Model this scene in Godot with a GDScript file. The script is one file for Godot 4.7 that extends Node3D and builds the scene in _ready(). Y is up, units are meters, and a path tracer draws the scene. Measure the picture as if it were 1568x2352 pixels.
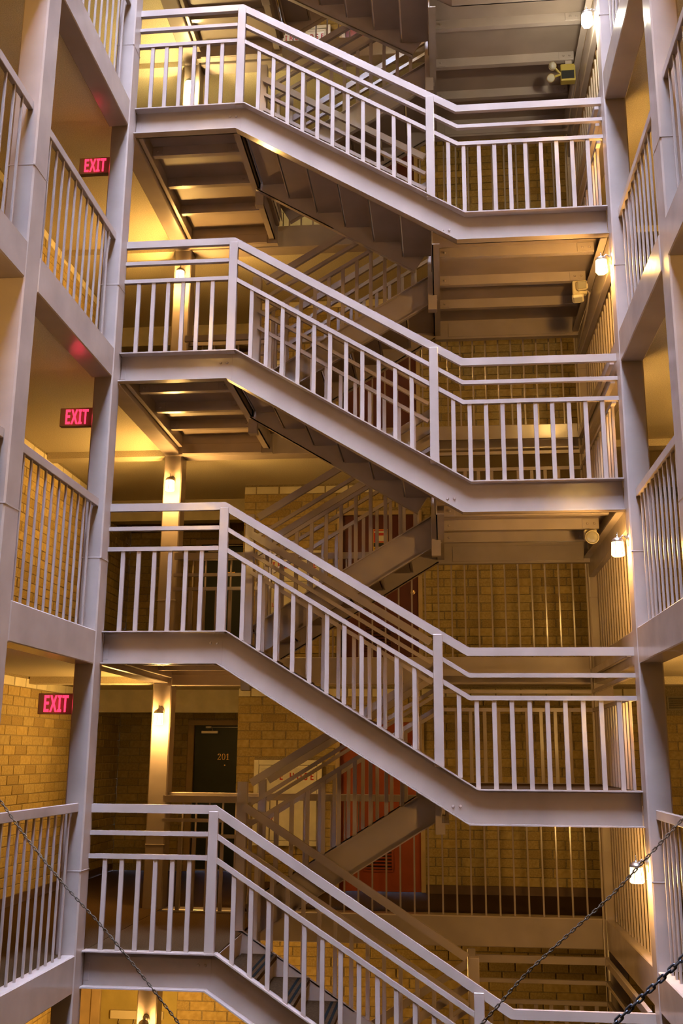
extends Node3D
# A steel stair in an open atrium: two dog-leg flights per storey between brick walkways, seen from the walkway across.
# x to the right along the stair, y up, z towards the viewer; floor level of storey k is k * H.

const H := 2.6
const XL := -2.58          # left edge of the stair well
const XR := 1.953          # right edge
const X1 := -1.476         # top nosing of a front flight
const ZB := -2.377         # edge of the walkway behind the stair
const WALL_Z := -4.0
const WALL_X := -4.2
const WALL_XR := 3.6
const GROUND := -2.985
const ROOF := 22.0
const CEIL := 2.385        # clear height under the slabs
const ORD := ["lowest", "second lowest", "third lowest", "fourth lowest", "fifth lowest", "sixth lowest", "topmost"]

var M := {}
var rng := RandomNumberGenerator.new()
var taken := {}

# ------------------------------------------------------------------ mesh builder
class MB:
	var v := PackedVector3Array()
	var n := PackedVector3Array()
	func tri3(a: Vector3, b: Vector3, c: Vector3, na: Vector3, nb: Vector3, nc: Vector3) -> void:
		if (a - c).cross(a - b).dot(na + nb + nc) >= 0.0:
			v.append(a); v.append(b); v.append(c); n.append(na); n.append(nb); n.append(nc)
		else:
			v.append(a); v.append(c); v.append(b); n.append(na); n.append(nc); n.append(nb)
	func tri(a: Vector3, b: Vector3, c: Vector3, m: Vector3) -> void:
		tri3(a, b, c, m, m, m)
	func quad(a: Vector3, b: Vector3, c: Vector3, d: Vector3, m: Vector3) -> void:
		tri(a, b, c, m); tri(a, c, d, m)
	# box with chamfered edges, turned by basis b
	func box(o: Vector3, size: Vector3, ch := 0.0, b := Basis()) -> MB:
		var h := size * 0.5
		var c := minf(ch, minf(h.x, minf(h.y, h.z)) * 0.9)
		var i := h - Vector3(c, c, c)
		for ax in 3:
			var u := (ax + 1) % 3
			var w := (ax + 2) % 3
			for s in [-1.0, 1.0]:
				var q := []
				for t in [[-1, -1], [1, -1], [1, 1], [-1, 1]]:
					var p := Vector3()
					p[ax] = s * h[ax]; p[u] = t[0] * i[u]; p[w] = t[1] * i[w]
					q.append(o + b * p)
				var m := Vector3(); m[ax] = s
				quad(q[0], q[1], q[2], q[3], b * m)
				if c > 0.0:
					for s2 in [-1.0, 1.0]:      # the edge between face (ax, s) and face (u, s2)
						var e := []
						for t in [[0, -1], [0, 1], [1, 1], [1, -1]]:
							var p := Vector3()
							p[ax] = s * (h[ax] if t[0] == 0 else i[ax])
							p[u] = s2 * (i[u] if t[0] == 0 else h[u])
							p[w] = t[1] * i[w]
							e.append(o + b * p)
						var m2 := Vector3(); m2[ax] = s; m2[u] = s2
						quad(e[0], e[1], e[2], e[3], b * m2.normalized())
		if c > 0.0:
			for sx in [-1.0, 1.0]:
				for sy in [-1.0, 1.0]:
					for sz in [-1.0, 1.0]:
						var sg := Vector3(sx, sy, sz)
						tri(o + b * (sg * Vector3(h.x, i.y, i.z)), o + b * (sg * Vector3(i.x, h.y, i.z)), o + b * (sg * Vector3(i.x, i.y, h.z)), b * sg.normalized())
		return self
	func span(lo: Vector3, hi: Vector3, ch := 0.0) -> MB:
		return box((lo + hi) * 0.5, (hi - lo).abs(), ch)
	# plate between two polylines of the same length in the xy plane, from depth z0 to z1
	func ribbon(a: Array, b: Array, z0: float, z1: float) -> MB:
		for k in a.size() - 1:
			var p0 := Vector3(a[k].x, a[k].y, 0); var p1 := Vector3(a[k + 1].x, a[k + 1].y, 0)
			var q0 := Vector3(b[k].x, b[k].y, 0); var q1 := Vector3(b[k + 1].x, b[k + 1].y, 0)
			var f := Vector3(0, 0, z1); var g := Vector3(0, 0, z0)
			quad(p0 + f, p1 + f, q1 + f, q0 + f, Vector3(0, 0, signf(z1 - z0)))
			quad(p0 + g, p1 + g, q1 + g, q0 + g, Vector3(0, 0, signf(z0 - z1)))
			var t := Vector3(-(p1 - p0).y, (p1 - p0).x, 0).normalized()
			if t.y < 0: t = -t
			quad(p0 + f, p1 + f, p1 + g, p0 + g, t)
			quad(q0 + f, q1 + f, q1 + g, q0 + g, -t)
		var e := a.size() - 1
		for d in [[0, 1], [e, -1]]:
			var p := Vector3(a[d[0]].x, a[d[0]].y, 0); var q := Vector3(b[d[0]].x, b[d[0]].y, 0)
			var k2: int = d[0] + d[1]
			var o := (p - Vector3(a[k2].x, a[k2].y, 0)).normalized()
			quad(p + Vector3(0, 0, z0), p + Vector3(0, 0, z1), q + Vector3(0, 0, z1), q + Vector3(0, 0, z0), o)
		return self
	# surface of revolution about y
	func lathe(prof: Array, segs := 16, xf := Transform3D()) -> MB:
		for k in prof.size() - 1:
			var d: Vector2 = prof[k + 1] - prof[k]
			var nr := Vector2(d.y, -d.x).normalized()
			for s in segs:
				var a0 := TAU * s / segs; var a1 := TAU * (s + 1) / segs
				var c0 := Vector3(cos(a0), 0, sin(a0)); var c1 := Vector3(cos(a1), 0, sin(a1))
				var P := []
				for t in [[prof[k], c0], [prof[k], c1], [prof[k + 1], c1], [prof[k + 1], c0]]:
					P.append(xf * (t[1] * t[0].x + Vector3(0, t[0].y, 0)))
				var n0 := (xf.basis * (c0 * nr.x + Vector3(0, nr.y, 0))).normalized(); var n1 := (xf.basis * (c1 * nr.x + Vector3(0, nr.y, 0))).normalized()
				tri3(P[0], P[1], P[2], n0, n1, n1); tri3(P[0], P[2], P[3], n0, n1, n0)
		return self
	func tube(path: Array, r: float, sides := 8, closed := false) -> MB:
		var rings := []
		var cnt := path.size()
		var up := Vector3(0.13, 0.27, 0.95).normalized()
		for k in cnt:
			var d: Vector3
			if closed: d = path[(k + 1) % cnt] - path[(k - 1 + cnt) % cnt]
			else: d = path[mini(k + 1, cnt - 1)] - path[maxi(k - 1, 0)]
			d = d.normalized()
			var x := up.cross(d).normalized(); var y := d.cross(x)
			var ring := []
			for s in sides:
				var a := TAU * s / sides
				ring.append([path[k] + (x * cos(a) + y * sin(a)) * r, x * cos(a) + y * sin(a)])
			rings.append(ring)
		for k in (cnt if closed else cnt - 1):
			var A: Array = rings[k]; var B: Array = rings[(k + 1) % cnt]
			for s in sides:
				var t := (s + 1) % sides
				tri3(A[s][0], A[t][0], B[t][0], A[s][1], A[t][1], B[t][1]); tri3(A[s][0], B[t][0], B[s][0], A[s][1], B[t][1], B[s][1])
		if not closed:
			for e in [[0, 1], [cnt - 1, cnt - 2]]:
				var m: Vector3 = (path[e[0]] - path[e[1]]).normalized()
				for s in sides: tri(path[e[0]], rings[e[0]][s][0], rings[e[0]][(s + 1) % sides][0], m)
		return self
	func mesh() -> ArrayMesh:
		var a := []
		a.resize(Mesh.ARRAY_MAX)
		a[Mesh.ARRAY_VERTEX] = v; a[Mesh.ARRAY_NORMAL] = n
		var m := ArrayMesh.new()
		m.add_surface_from_arrays(Mesh.PRIMITIVE_TRIANGLES, a)
		return m

# ------------------------------------------------------------------ scene helpers
func numbered(called: String) -> String:
	if not taken.has(called):
		taken[called] = 0
		return called
	taken[called] += 1
	return "%s_%03d" % [called, taken[called]]

func tag(o: Node3D, label: String, category := "", group := "", kind := "") -> Node3D:
	o.set_meta("label", label)
	if category: o.set_meta("category", category)
	if group: o.set_meta("group", group)
	if kind: o.set_meta("kind", kind)
	return o

func thing(called: String, label: String, category: String, at := Vector3.ZERO, group := "", kind := "") -> Node3D:
	var o := Node3D.new()
	o.name = numbered(called)
	add_child(o)
	o.position = at
	return tag(o, label, category, group, kind)

# a mesh under a parent; world coordinates in, turned into the parent's own
func part(called: String, mesh: Mesh, mat: Material, parent: Node3D, kind := "") -> MeshInstance3D:
	var o := MeshInstance3D.new()
	o.mesh = mesh
	o.material_override = mat
	if parent == self: o.name = numbered(called)
	else:
		var used: Dictionary = parent.get_meta("used_names", {})
		var c: int = used.get(called, 0)
		used[called] = c + 1
		parent.set_meta("used_names", used)
		o.name = called if c == 0 else "%s_%03d" % [called, c]
	parent.add_child(o)
	if parent != self: o.position = -origin_of(parent)
	if kind: o.set_meta("kind", kind)
	return o

func origin_of(o: Node3D) -> Vector3:
	var p := Vector3.ZERO
	var n: Node = o
	while n != self and n is Node3D:
		p += (n as Node3D).position
		n = n.get_parent()
	return p

func put(called: String, mesh: Mesh, mat: Material, parent: Node3D, at: Vector3, turn := Basis()) -> MeshInstance3D:
	var o := part(called, mesh, mat, parent)
	o.transform = Transform3D(turn, at - (origin_of(parent) if parent != self else Vector3.ZERO))
	return o

func struct(called: String, mesh: Mesh, mat: Material, label: String) -> MeshInstance3D:
	var o := part(called, mesh, mat, self)
	o.set_meta("label", label); o.set_meta("kind", "structure")
	return o

func offset_line(p: Array, d: float) -> Array:     # parallel line, d below
	var out := []
	for k in p.size():
		var n1: Vector2; var n2: Vector2
		var a: Vector2 = p[maxi(k - 1, 0)]; var b: Vector2 = p[k]; var c: Vector2 = p[mini(k + 1, p.size() - 1)]
		var d1 := (b - a).normalized() if k > 0 else (c - b).normalized()
		var d2 := (c - b).normalized() if k < p.size() - 1 else d1
		n1 = Vector2(d1.y, -d1.x); n2 = Vector2(d2.y, -d2.x)
		var m := (n1 + n2).normalized()
		out.append(b + m * d / maxf(0.2, m.dot(n1)))
	return out

func srgb(r: float, g: float, b: float) -> Color:
	return Color(r, g, b)

func lin(r: float, g: float, b: float) -> Color:
	return Color(r, g, b).linear_to_srgb()

func mat(c: Color, rough: float, spec := 0.5, metal := 0.0) -> StandardMaterial3D:
	var m := StandardMaterial3D.new()
	m.albedo_color = c; m.roughness = rough; m.metallic_specular = spec; m.metallic = metal
	return m

func noise_tex(freq: float, lo: Color, hi: Color, sd: int, size := 256, oct := 4, asn := false, bump := 4.0) -> NoiseTexture2D:
	var f := FastNoiseLite.new()
	f.seed = sd; f.frequency = freq; f.fractal_octaves = oct
	f.noise_type = FastNoiseLite.TYPE_SIMPLEX_SMOOTH
	var t := NoiseTexture2D.new()
	t.width = size; t.height = size; t.seamless = true; t.noise = f
	if asn:
		t.as_normal_map = true; t.bump_strength = bump
	else:
		var g := Gradient.new()
		g.set_color(0, lo); g.set_color(1, hi)
		t.color_ramp = g
	return t

func tri_map(m: StandardMaterial3D, s: float) -> StandardMaterial3D:
	m.uv1_triplanar = true; m.uv1_world_triplanar = true
	m.uv1_scale = Vector3(s, s, s)
	return m

func textured(c: Color, rough: float, spec: float, tex: Texture2D, s: float, nrm: Texture2D = null, nsc := 0.3) -> StandardMaterial3D:
	var m := mat(c, rough, spec)
	m.albedo_texture = tex
	tri_map(m, s)
	if nrm:
		m.normal_enabled = true; m.normal_texture = nrm; m.normal_scale = nsc
	return m

func materials() -> void:
	var soft := noise_tex(0.012, Color(0.9, 0.9, 0.9), Color(1, 1, 1), 3)
	var fine_n := noise_tex(0.03, Color.BLACK, Color.WHITE, 8, 256, 3, true, 3.0)
	var grain := noise_tex(0.06, Color(0.72, 0.72, 0.72), Color(1, 1, 1), 5)
	var pop := noise_tex(0.09, Color.BLACK, Color.WHITE, 11, 512, 4, true, 10.0)
	M.steel = textured(lin(0.36, 0.288, 0.25), 0.2, 0.5, soft, 0.5, fine_n, 0.06)
	M.steel_in = M.steel
	M.pan = textured(lin(0.31, 0.235, 0.19), 0.55, 0.4, soft, 0.5)
	M.ceiling = textured(lin(0.64, 0.55, 0.37), 0.92, 0.2, noise_tex(0.1, Color(0.86, 0.86, 0.86), Color(1, 1, 1), 21), 2.4, pop, 0.3)
	M.cream = textured(lin(0.62, 0.55, 0.36), 0.7, 0.3, soft, 1.0, fine_n, 0.15)
	M.mortar = textured(lin(0.33, 0.255, 0.14), 0.95, 0.2, grain, 3.0, pop, 0.4)
	M.carpet = textured(lin(0.085, 0.05, 0.024), 0.98, 0.05, grain, 5.0, pop, 0.6)
	M.tread = textured(lin(0.07, 0.04, 0.02), 0.97, 0.05, grain, 2.0)
	M.strip = mat(lin(0.010, 0.012, 0.013), 0.95, 0.05)
	M.baseboard = textured(lin(0.10, 0.055, 0.03), 0.6, 0.4, soft, 2.0)
	M.olive = textured(lin(0.36, 0.28, 0.09), 0.85, 0.2, soft, 1.0)
	M.bricks = []
	var bt := noise_tex(0.05, Color(0.84, 0.82, 0.78), Color(1, 1, 1), 31)
	var bb := noise_tex(0.02, Color(0.85, 0.83, 0.78), Color(1, 1, 1), 33)
	for k in 5:
		var c: Array = [[0.40, 0.297, 0.125], [0.44, 0.322, 0.13], [0.375, 0.275, 0.112], [0.40, 0.305, 0.138], [0.32, 0.23, 0.094]][k]
		M.bricks.append(textured(lin(c[0], c[1], c[2]), 0.88, 0.25, bb if k % 2 else bt, 2.0 + 0.3 * k, pop, 0.22))
	M.brick_cream = textured(lin(0.64, 0.56, 0.36), 0.75, 0.3, soft, 1.0, fine_n, 0.2)
	M.door_red = textured(lin(0.26, 0.045, 0.010), 0.5, 0.45, soft, 0.8)
	M.door_maroon = textured(lin(0.085, 0.016, 0.009), 0.45, 0.45, soft, 0.8)
	M.door_green = textured(lin(0.02, 0.034, 0.018), 0.45, 0.45, soft, 0.8)
	M.frame = textured(lin(0.42, 0.30, 0.15), 0.5, 0.4, soft, 1.0)
	M.frame_dark = textured(lin(0.42, 0.28, 0.14), 0.5, 0.4, soft, 1.0)
	M.louvre_dark = mat(lin(0.03, 0.008, 0.005), 0.7)
	M.cabinet = textured(lin(0.74, 0.68, 0.50), 0.5, 0.4, soft, 1.0)
	M.red_paint = mat(lin(0.42, 0.02, 0.015), 0.5)
	M.black = mat(lin(0.012, 0.011, 0.01), 0.4)
	M.gap = mat(lin(0.03, 0.022, 0.012), 0.8)
	M.brass = mat(lin(0.75, 0.52, 0.22), 0.25, 0.5, 1.0)
	M.alu = mat(lin(0.55, 0.5, 0.42), 0.4, 0.5, 0.9)
	M.pewter = mat(lin(0.34, 0.30, 0.27), 0.32, 0.5, 0.95)
	M.chain = mat(lin(0.085, 0.072, 0.058), 0.5, 0.5, 0.9)
	M.chain_dark = mat(lin(0.08, 0.085, 0.1), 0.35, 0.5, 0.9)
	M.exit_box = mat(lin(0.24, 0.16, 0.10), 0.5)
	M.exit_red = mat(lin(0.5, 0.01, 0.03), 0.5)
	M.exit_red.emission_enabled = true
	M.exit_red.emission = lin(1.0, 0.035, 0.10)
	M.exit_red.emission_energy_multiplier = 2.2
	M.cream_plastic = mat(lin(0.55, 0.47, 0.3), 0.45)
	M.yellow_plastic = mat(lin(0.3, 0.22, 0.045), 0.45)
	M.lens = mat(lin(0.5, 0.45, 0.33), 0.08, 0.7, 0.4)
	M.vent = mat(lin(0.2, 0.16, 0.1), 0.6)
	M.sign_yellow = mat(lin(0.6, 0.36, 0.02), 0.5)
	M.glass_warm = lamp_glass(lin(1.0, 0.72, 0.36), 5.0)
	M.glass_white = lamp_glass(lin(1.0, 0.98, 0.80), 5.0)
	M.glass_pale = lamp_glass(lin(1.0, 0.86, 0.50), 5.0)

func lamp_glass(c: Color, e: float) -> StandardMaterial3D:
	var m := mat(lin(0.8, 0.78, 0.7), 0.3)
	m.emission_enabled = true; m.emission = c; m.emission_energy_multiplier = e
	return m

func text_mesh(s: String, size: float, depth: float, font := "Droid Sans", weight := 700) -> TextMesh:
	var t := TextMesh.new()
	t.text = s
	var f := SystemFont.new()
	f.font_names = PackedStringArray([font]); f.font_weight = weight
	t.font = f; t.font_size = 64; t.pixel_size = size / 46.0; t.depth = depth; t.curve_step = 2.0
	return t

# lettering scaled to a width and a height, centred on a point
func fit_text(called: String, s: String, font: String, w: float, h: float, depth: float, m: Material, parent: Node3D, at: Vector3) -> void:
	var t := text_mesh(s, h, depth, font, 400 if font == "Droid Serif" else 700)
	var bb := t.get_aabb()
	var sc := Vector3(w / bb.size.x, h / bb.size.y, 1)
	var o := put(called, t, m, parent, at, Basis.from_scale(sc))
	o.position -= bb.get_center() * sc

# ------------------------------------------------------------------ main
func _ready() -> void:
	rng.seed = 7
	var cam := Camera3D.new()
	cam.name = "camera"
	var cy := cos(0.101090253); var sy := sin(0.101090253)
	var cp := cos(0.236535857); var sp := sin(0.236535857)
	var cr := cos(0.00749673086); var sr := sin(0.00749673086)
	var yaw := Basis(Vector3(cy, 0, -sy), Vector3(0, 1, 0), Vector3(sy, 0, cy))
	var pitch := Basis(Vector3(1, 0, 0), Vector3(0, cp, sp), Vector3(0, -sp, cp))
	var roll := Basis(Vector3(cr, sr, 0), Vector3(-sr, cr, 0), Vector3(0, 0, 1))
	cam.transform = Transform3D(yaw * pitch * roll, Vector3(0.38226723, 1.56367326, 8.54474228))
	cam.fov = rad_to_deg(2.0 * atan(1176.0 / 2313.51827))
	cam.near = 0.05; cam.far = 100.0
	add_child(cam)
	cam.current = true

	var we := WorldEnvironment.new()
	we.name = "environment"
	var env := Environment.new()
	env.background_mode = Environment.BG_SKY
	var sky := Sky.new()
	var ps := ProceduralSkyMaterial.new()
	ps.sky_top_color = lin(0.59, 0.68, 0.98)
	ps.sky_horizon_color = lin(0.68, 0.68, 0.92)
	ps.ground_horizon_color = lin(0.2, 0.2, 0.24)
	ps.ground_bottom_color = lin(0.1, 0.1, 0.11)
	ps.sky_energy_multiplier = 8.4
	ps.ground_energy_multiplier = 1.0
	ps.sun_angle_max = 0.0
	sky.sky_material = ps
	env.sky = sky
	env.tonemap_mode = Environment.TONE_MAPPER_LINEAR
	env.tonemap_exposure = 0.93
	env.sdfgi_enabled = true; env.ssao_enabled = true; env.ssil_enabled = true
	we.environment = env
	add_child(we)

	materials()
	build_shell()
	build_columns_and_beams()
	for k in 6: front_flight(k)
	for k in range(-1, 5): back_flight(k)
	for k in 6: left_landing(k)
	for k in 6: half_landing(k)
	build_railings()
	build_lanterns()
	build_doors()
	build_cabinets()
	build_exit_signs()
	build_emergency_lights()
	build_small_things()
	build_chains()
	for o in find_children("*", "MeshInstance3D", true, false): o.cast_shadow = GeometryInstance3D.SHADOW_CASTING_SETTING_ON

# ------------------------------------------------------------------ shell
var brick_meshes := {}
func brick_mesh(l: float, h: float) -> ArrayMesh:
	var key := "%.3f_%.3f" % [l, h]
	if not brick_meshes.has(key):
		var b := MB.new()
		# x along the wall, y up, z out of the wall; face at z = 0, back at -0.03
		var c := 0.004
		var x := l * 0.5; var y := h * 0.5
		var f := [Vector3(-x + c, -y + c, 0), Vector3(x - c, -y + c, 0), Vector3(x - c, y - c, 0), Vector3(-x + c, y - c, 0)]
		var g := [Vector3(-x, -y, -c), Vector3(x, -y, -c), Vector3(x, y, -c), Vector3(-x, y, -c)]
		b.quad(f[0], f[1], f[2], f[3], Vector3(0, 0, 1))
		var ns := [Vector3(0, -1, 0), Vector3(1, 0, 0), Vector3(0, 1, 0), Vector3(-1, 0, 0)]
		for k in 4:
			var j := (k + 1) % 4
			b.quad(f[k], f[j], g[j], g[k], (ns[k] + Vector3(0, 0, 1)).normalized())
			b.quad(g[k], g[j], g[j] - Vector3(0, 0, 0.026), g[k] - Vector3(0, 0, 0.026), ns[k])
		brick_meshes[key] = b.mesh()
	return brick_meshes[key]

# bricks in running bond on a wall: origin o (lower left of the face), u along it, n out of it; holes are [u0, v0, u1, v1]; keep(u, v) says which are parts
func lay_bricks(wall: Node3D, o: Vector3, u: Vector3, n: Vector3, length: float, courses: int, ch: float, holes: Array, keep: Callable, cream_top := true) -> void:
	var basis := Basis(u, Vector3.UP, n)
	var joined := [MB.new(), MB.new(), MB.new()]
	var bl := 0.302
	for c in courses:
		var v0 := c * ch + 0.004
		var v1 := (c + 1) * ch - 0.005
		var x := -bl * (0.5 if c % 2 else 0.0)
		while x < length:
			var a := maxf(x + 0.004, 0.0); var b := minf(x + bl - 0.005, length)
			x += bl
			var bits := [[a, b]]
			for hole in holes:
				if v1 > hole[1] and v0 < hole[3]:
					var nb := []
					for s in bits:
						if s[1] <= hole[0] or s[0] >= hole[2]: nb.append(s)
						else:
							if s[0] < hole[0] - 0.02: nb.append([s[0], hole[0]])
							if s[1] > hole[2] + 0.02: nb.append([hole[2], s[1]])
					bits = nb
			for s in bits:
				var w: float = s[1] - s[0]
				if w < 0.03: continue
				w = snappedf(w, 0.01) - 0.004
				var m := brick_mesh(w, v1 - v0)
				var um: float = (s[0] + s[1]) * 0.5
				var vm := (v0 + v1) * 0.5
				var cream: bool = cream_top and c == courses - 1
				var jut := rng.randf_range(-0.0025, 0.0025)
				var tilt := rng.randf_range(-0.004, 0.004)
				var pos := o + u * um + Vector3(0, vm, 0) + n * jut
				var tone := rng.randi() % 5
				if tone == 4 and rng.randf() < 0.4: tone = 0
				if keep.call(um, vm):
					var p := put("brick", m, M.brick_cream if cream else M.bricks[tone], wall, pos, basis * Basis(Vector3(0, 0, 1), tilt))
				else:
					var mb: MB = joined[0 if cream else 1 + tone % 2]
					var xf := Transform3D(basis, pos)
					var ar := m.surface_get_arrays(0)
					var vs: PackedVector3Array = ar[Mesh.ARRAY_VERTEX]; var nn: PackedVector3Array = ar[Mesh.ARRAY_NORMAL]
					for k in vs.size():
						mb.v.append(xf * vs[k]); mb.n.append(basis * nn[k])
	var mats := [M.brick_cream, M.bricks[1], M.bricks[2]]
	for k in 3:
		if joined[k].v.size():
			part("brickwork", joined[k].mesh(), mats[k], wall, "stuff")

func build_shell() -> void:
	var ch := 0.1035
	# ---- floors and ceilings: one slab per storey, open over the stair well and the atrium
	for k in 7:
		var y := k * H
		var sides := [["left", Vector3(WALL_X - 0.1, 0, -2.577), Vector3(-2.69, 0, 8.6)], ["right", Vector3(2.05, 0, -2.577), Vector3(WALL_XR + 0.1, 0, 8.6)],
			["back", Vector3(WALL_X - 0.1, 0, -5.9), Vector3(WALL_XR + 0.1, 0, -2.577)], ["far end, by the viewer", Vector3(WALL_X - 0.1, 0, 8.62), Vector3(WALL_XR + 0.1, 0, 12.4)]]
		for s in sides:
			var f := MB.new().span(Vector3(s[1].x, y - 0.03, s[1].z), Vector3(s[2].x, y - 0.008, s[2].z))
			if s[0] == "left": f.span(Vector3(-2.70, y - 0.0095, -2.36), Vector3(-2.58, y - 0.006, -0.07))
			struct("floor", f.mesh(), M.carpet, "brown carpeted walkway floor along the %s of the stair, %s level" % [s[0], ORD[k]])
			var c := MB.new().span(Vector3(s[1].x, y - H + CEIL, s[1].z), Vector3(s[2].x, y - 0.03, s[2].z))
			struct("ceiling", c.mesh(), M.ceiling, "rough cream plaster ceiling over the walkway along the %s of the stair, %s level" % [s[0], ORD[k]])
		# the dropped beams from the inner columns to the side walls
		struct("trim_1" if k == 0 else "trim_1_%03d" % k, MB.new().span(Vector3(WALL_X, y - H + 2.305, -2.56), Vector3(-2.76, y - H + CEIL + 0.01, -2.38), 0.004).mesh(), M.ceiling, "plastered beam under the ceiling beside the inner left column, %s" % ORD[k])
		struct("trim_2" if k == 0 else "trim_2_%03d" % k, MB.new().span(Vector3(2.15, y - H + 2.305, -2.56), Vector3(WALL_XR, y - H + CEIL + 0.01, -2.38), 0.004).mesh(), M.ceiling, "plastered beam under the ceiling beside the inner right column, %s" % ORD[k])
	var roof := MB.new()
	roof.span(Vector3(-4.4, ROOF - 0.03, -6.0), Vector3(3.8, ROOF + 0.2, -0.15))
	roof.span(Vector3(-4.4, ROOF - 0.03, -0.15), Vector3(-2.7, ROOF + 0.2, 12.7))
	roof.span(Vector3(2.07, ROOF - 0.03, -0.15), Vector3(3.8, ROOF + 0.2, 12.7))
	struct("ceiling", roof.mesh(), M.ceiling, "roof slab over the walkways and stair, open over the atrium")
	struct("floor", MB.new().span(Vector3(-4.4, GROUND - 0.2, -6.0), Vector3(3.8, GROUND, 12.7)).mesh(), M.carpet, "ground floor of the atrium below the stair")
	# ---- walls, storey by storey (k = -1 is the ground floor)
	for k in range(-1, 5):
		var y := k * H if k >= 0 else GROUND
		var top := (k + 1) * H - 0.03
		var hh := top - y
		var name_k: String = "ground floor" if k < 0 else "%s upper storey" % ORD[k]
		var courses := 22 if k >= 0 else int((-0.2 - y - 0.09) / ch)
		# back wall with the red door opening
		var w := thing("wall_back", "yellow brick wall behind the stair, %s" % name_k, "", Vector3(0, y, WALL_Z), "", "structure")
		w.remove_meta("category")
		var x0 := -2.16 if k >= 0 else -2.78
		var m := MB.new()
		var dl := -0.935; var dr := 0.135; var dh := 2.0
		if k >= 0:
			m.span(Vector3(x0, y, WALL_Z - 0.25), Vector3(dl, top, WALL_Z - 0.008))
			m.span(Vector3(dr, y, WALL_Z - 0.25), Vector3(WALL_XR, top, WALL_Z - 0.008))
			m.span(Vector3(dl, y + dh, WALL_Z - 0.25), Vector3(dr, top, WALL_Z - 0.008))
			m.span(Vector3(dl, y, WALL_Z - 0.25), Vector3(dr, y + dh, WALL_Z - 0.2))
		else:
			m.span(Vector3(x0, y, WALL_Z - 0.25), Vector3(WALL_XR, top, WALL_Z - 0.008))
		part("mortar", m.mesh(), M.mortar, w)
		var holes := []
		if k >= 0:
			holes.append([dl - x0, -1.0, dr - x0, dh - 0.09])
			holes.append([-1.935 - x0, 0.42, -1.10 - x0, 1.40])
			holes.append([3.02 - x0, 2.02, 3.5 - x0, 2.19])
		var keep: Callable
		if k < 0: keep = func(u, v): return u < 1.2 and v > courses * ch - 0.75
		elif k == 4: keep = func(u, v): return false
		elif k == 3: keep = func(u, v): return u > 1.9 and u < 4.5
		else: keep = func(u, v): return u < 4.55 or (u > 4.95 and u < 5.4 and v > 0.9)
		lay_bricks(w, Vector3(x0, y + 0.085, WALL_Z), Vector3(1, 0, 0), Vector3(0, 0, 1), WALL_XR - x0, courses, ch, holes, keep, k >= 0)
		# side walls
		var wl := thing("wall_left", "yellow brick wall of the left walkway, %s" % name_k, "", Vector3(WALL_X, y, 0), "", "structure")
		wl.remove_meta("category")
		part("mortar", MB.new().span(Vector3(WALL_X - 0.25, y, -5.9), Vector3(WALL_X - 0.008, top, 12.7)).mesh(), M.mortar, wl)
		var kl: Callable
		if k in [0, 1, 2]: kl = func(u, v): return u > 6.3 and u < 10.35
		else: kl = func(u, v): return false
		# u runs from the viewer's end (z = 6.3) back to z = -5.7
		lay_bricks(wl, Vector3(WALL_X, y + 0.085, 6.3), Vector3(0, 0, -1), Vector3(1, 0, 0), 12.0, courses, ch, [], kl, true)
		var wr := thing("wall_right", "yellow brick wall of the right walkway, %s" % name_k, "", Vector3(WALL_XR, y, 0), "", "structure")
		wr.remove_meta("category")
		part("mortar", MB.new().span(Vector3(WALL_XR + 0.008, y, -5.9), Vector3(WALL_XR + 0.25, top, 12.7)).mesh(), M.mortar, wr)
		lay_bricks(wr, Vector3(WALL_XR, y + 0.085, WALL_Z), Vector3(0, 0, 1), Vector3(-1, 0, 0), 8.0, courses, ch, [], func(u, v): return false, true)
		struct("baseboard_back" if k < 0 else "baseboard_back_%03d" % (k + 1), MB.new().span(Vector3(0.135, y - 0.01, WALL_Z - 0.02), Vector3(WALL_XR, y + 0.088, WALL_Z + 0.012), 0.003).span(Vector3(x0, y - 0.01, WALL_Z - 0.02), Vector3(-0.935, y + 0.088, WALL_Z + 0.012), 0.003).mesh(), M.baseboard, "dark baseboard along the brick wall behind the stair, %s" % name_k)
		struct("baseboard_left" if k < 0 else "baseboard_left_%03d" % (k + 1), MB.new().span(Vector3(WALL_X - 0.02, y - 0.01, -5.7), Vector3(WALL_X + 0.012, y + 0.088, 8.6), 0.003).mesh(), M.baseboard, "dark baseboard along the left walkway wall, %s" % name_k)
		# the recess with the numbered door, left of the wall's corner
		if k >= 0:
			var wa := thing("wall_recess", "shaded brown brick wall at the back of the door recess, %s" % name_k, "", Vector3(-3.2, y, -5.7), "", "structure")
			wa.remove_meta("category")
			var ma := MB.new()
			ma.span(Vector3(WALL_X, y, -5.95), Vector3(-3.21, top, -5.708)).span(Vector3(-3.21, y + 2.02, -5.95), Vector3(-2.1, top, -5.708)).span(Vector3(-3.21, y, -5.95), Vector3(-2.1, y + 2.02, -5.82))
			part("mortar", ma.mesh(), M.mortar, wa)
			var ka: Callable
			if k < 2: ka = func(u, v): return true
			else: ka = func(u, v): return false
			lay_bricks(wa, Vector3(WALL_X, y + 0.085, -5.7), Vector3(1, 0, 0), Vector3(0, 0, 1), 2.1, 22, ch, [[0.99, -1.0, 2.2, 1.935]], ka, false)
			var wc := thing("wall_recess_side", "brick side wall of the door recess, %s" % name_k, "", Vector3(-2.16, y, -4.8), "", "structure")
			wc.remove_meta("category")
			part("mortar", MB.new().span(Vector3(-2.152, y, -5.8), Vector3(-1.95, top, WALL_Z - 0.24)).mesh(), M.mortar, wc)
			lay_bricks(wc, Vector3(-2.16, y + 0.085, -5.7), Vector3(0, 0, 1), Vector3(-1, 0, 0), 1.70, 22, ch, [], func(u, v): return false, true)
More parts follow.
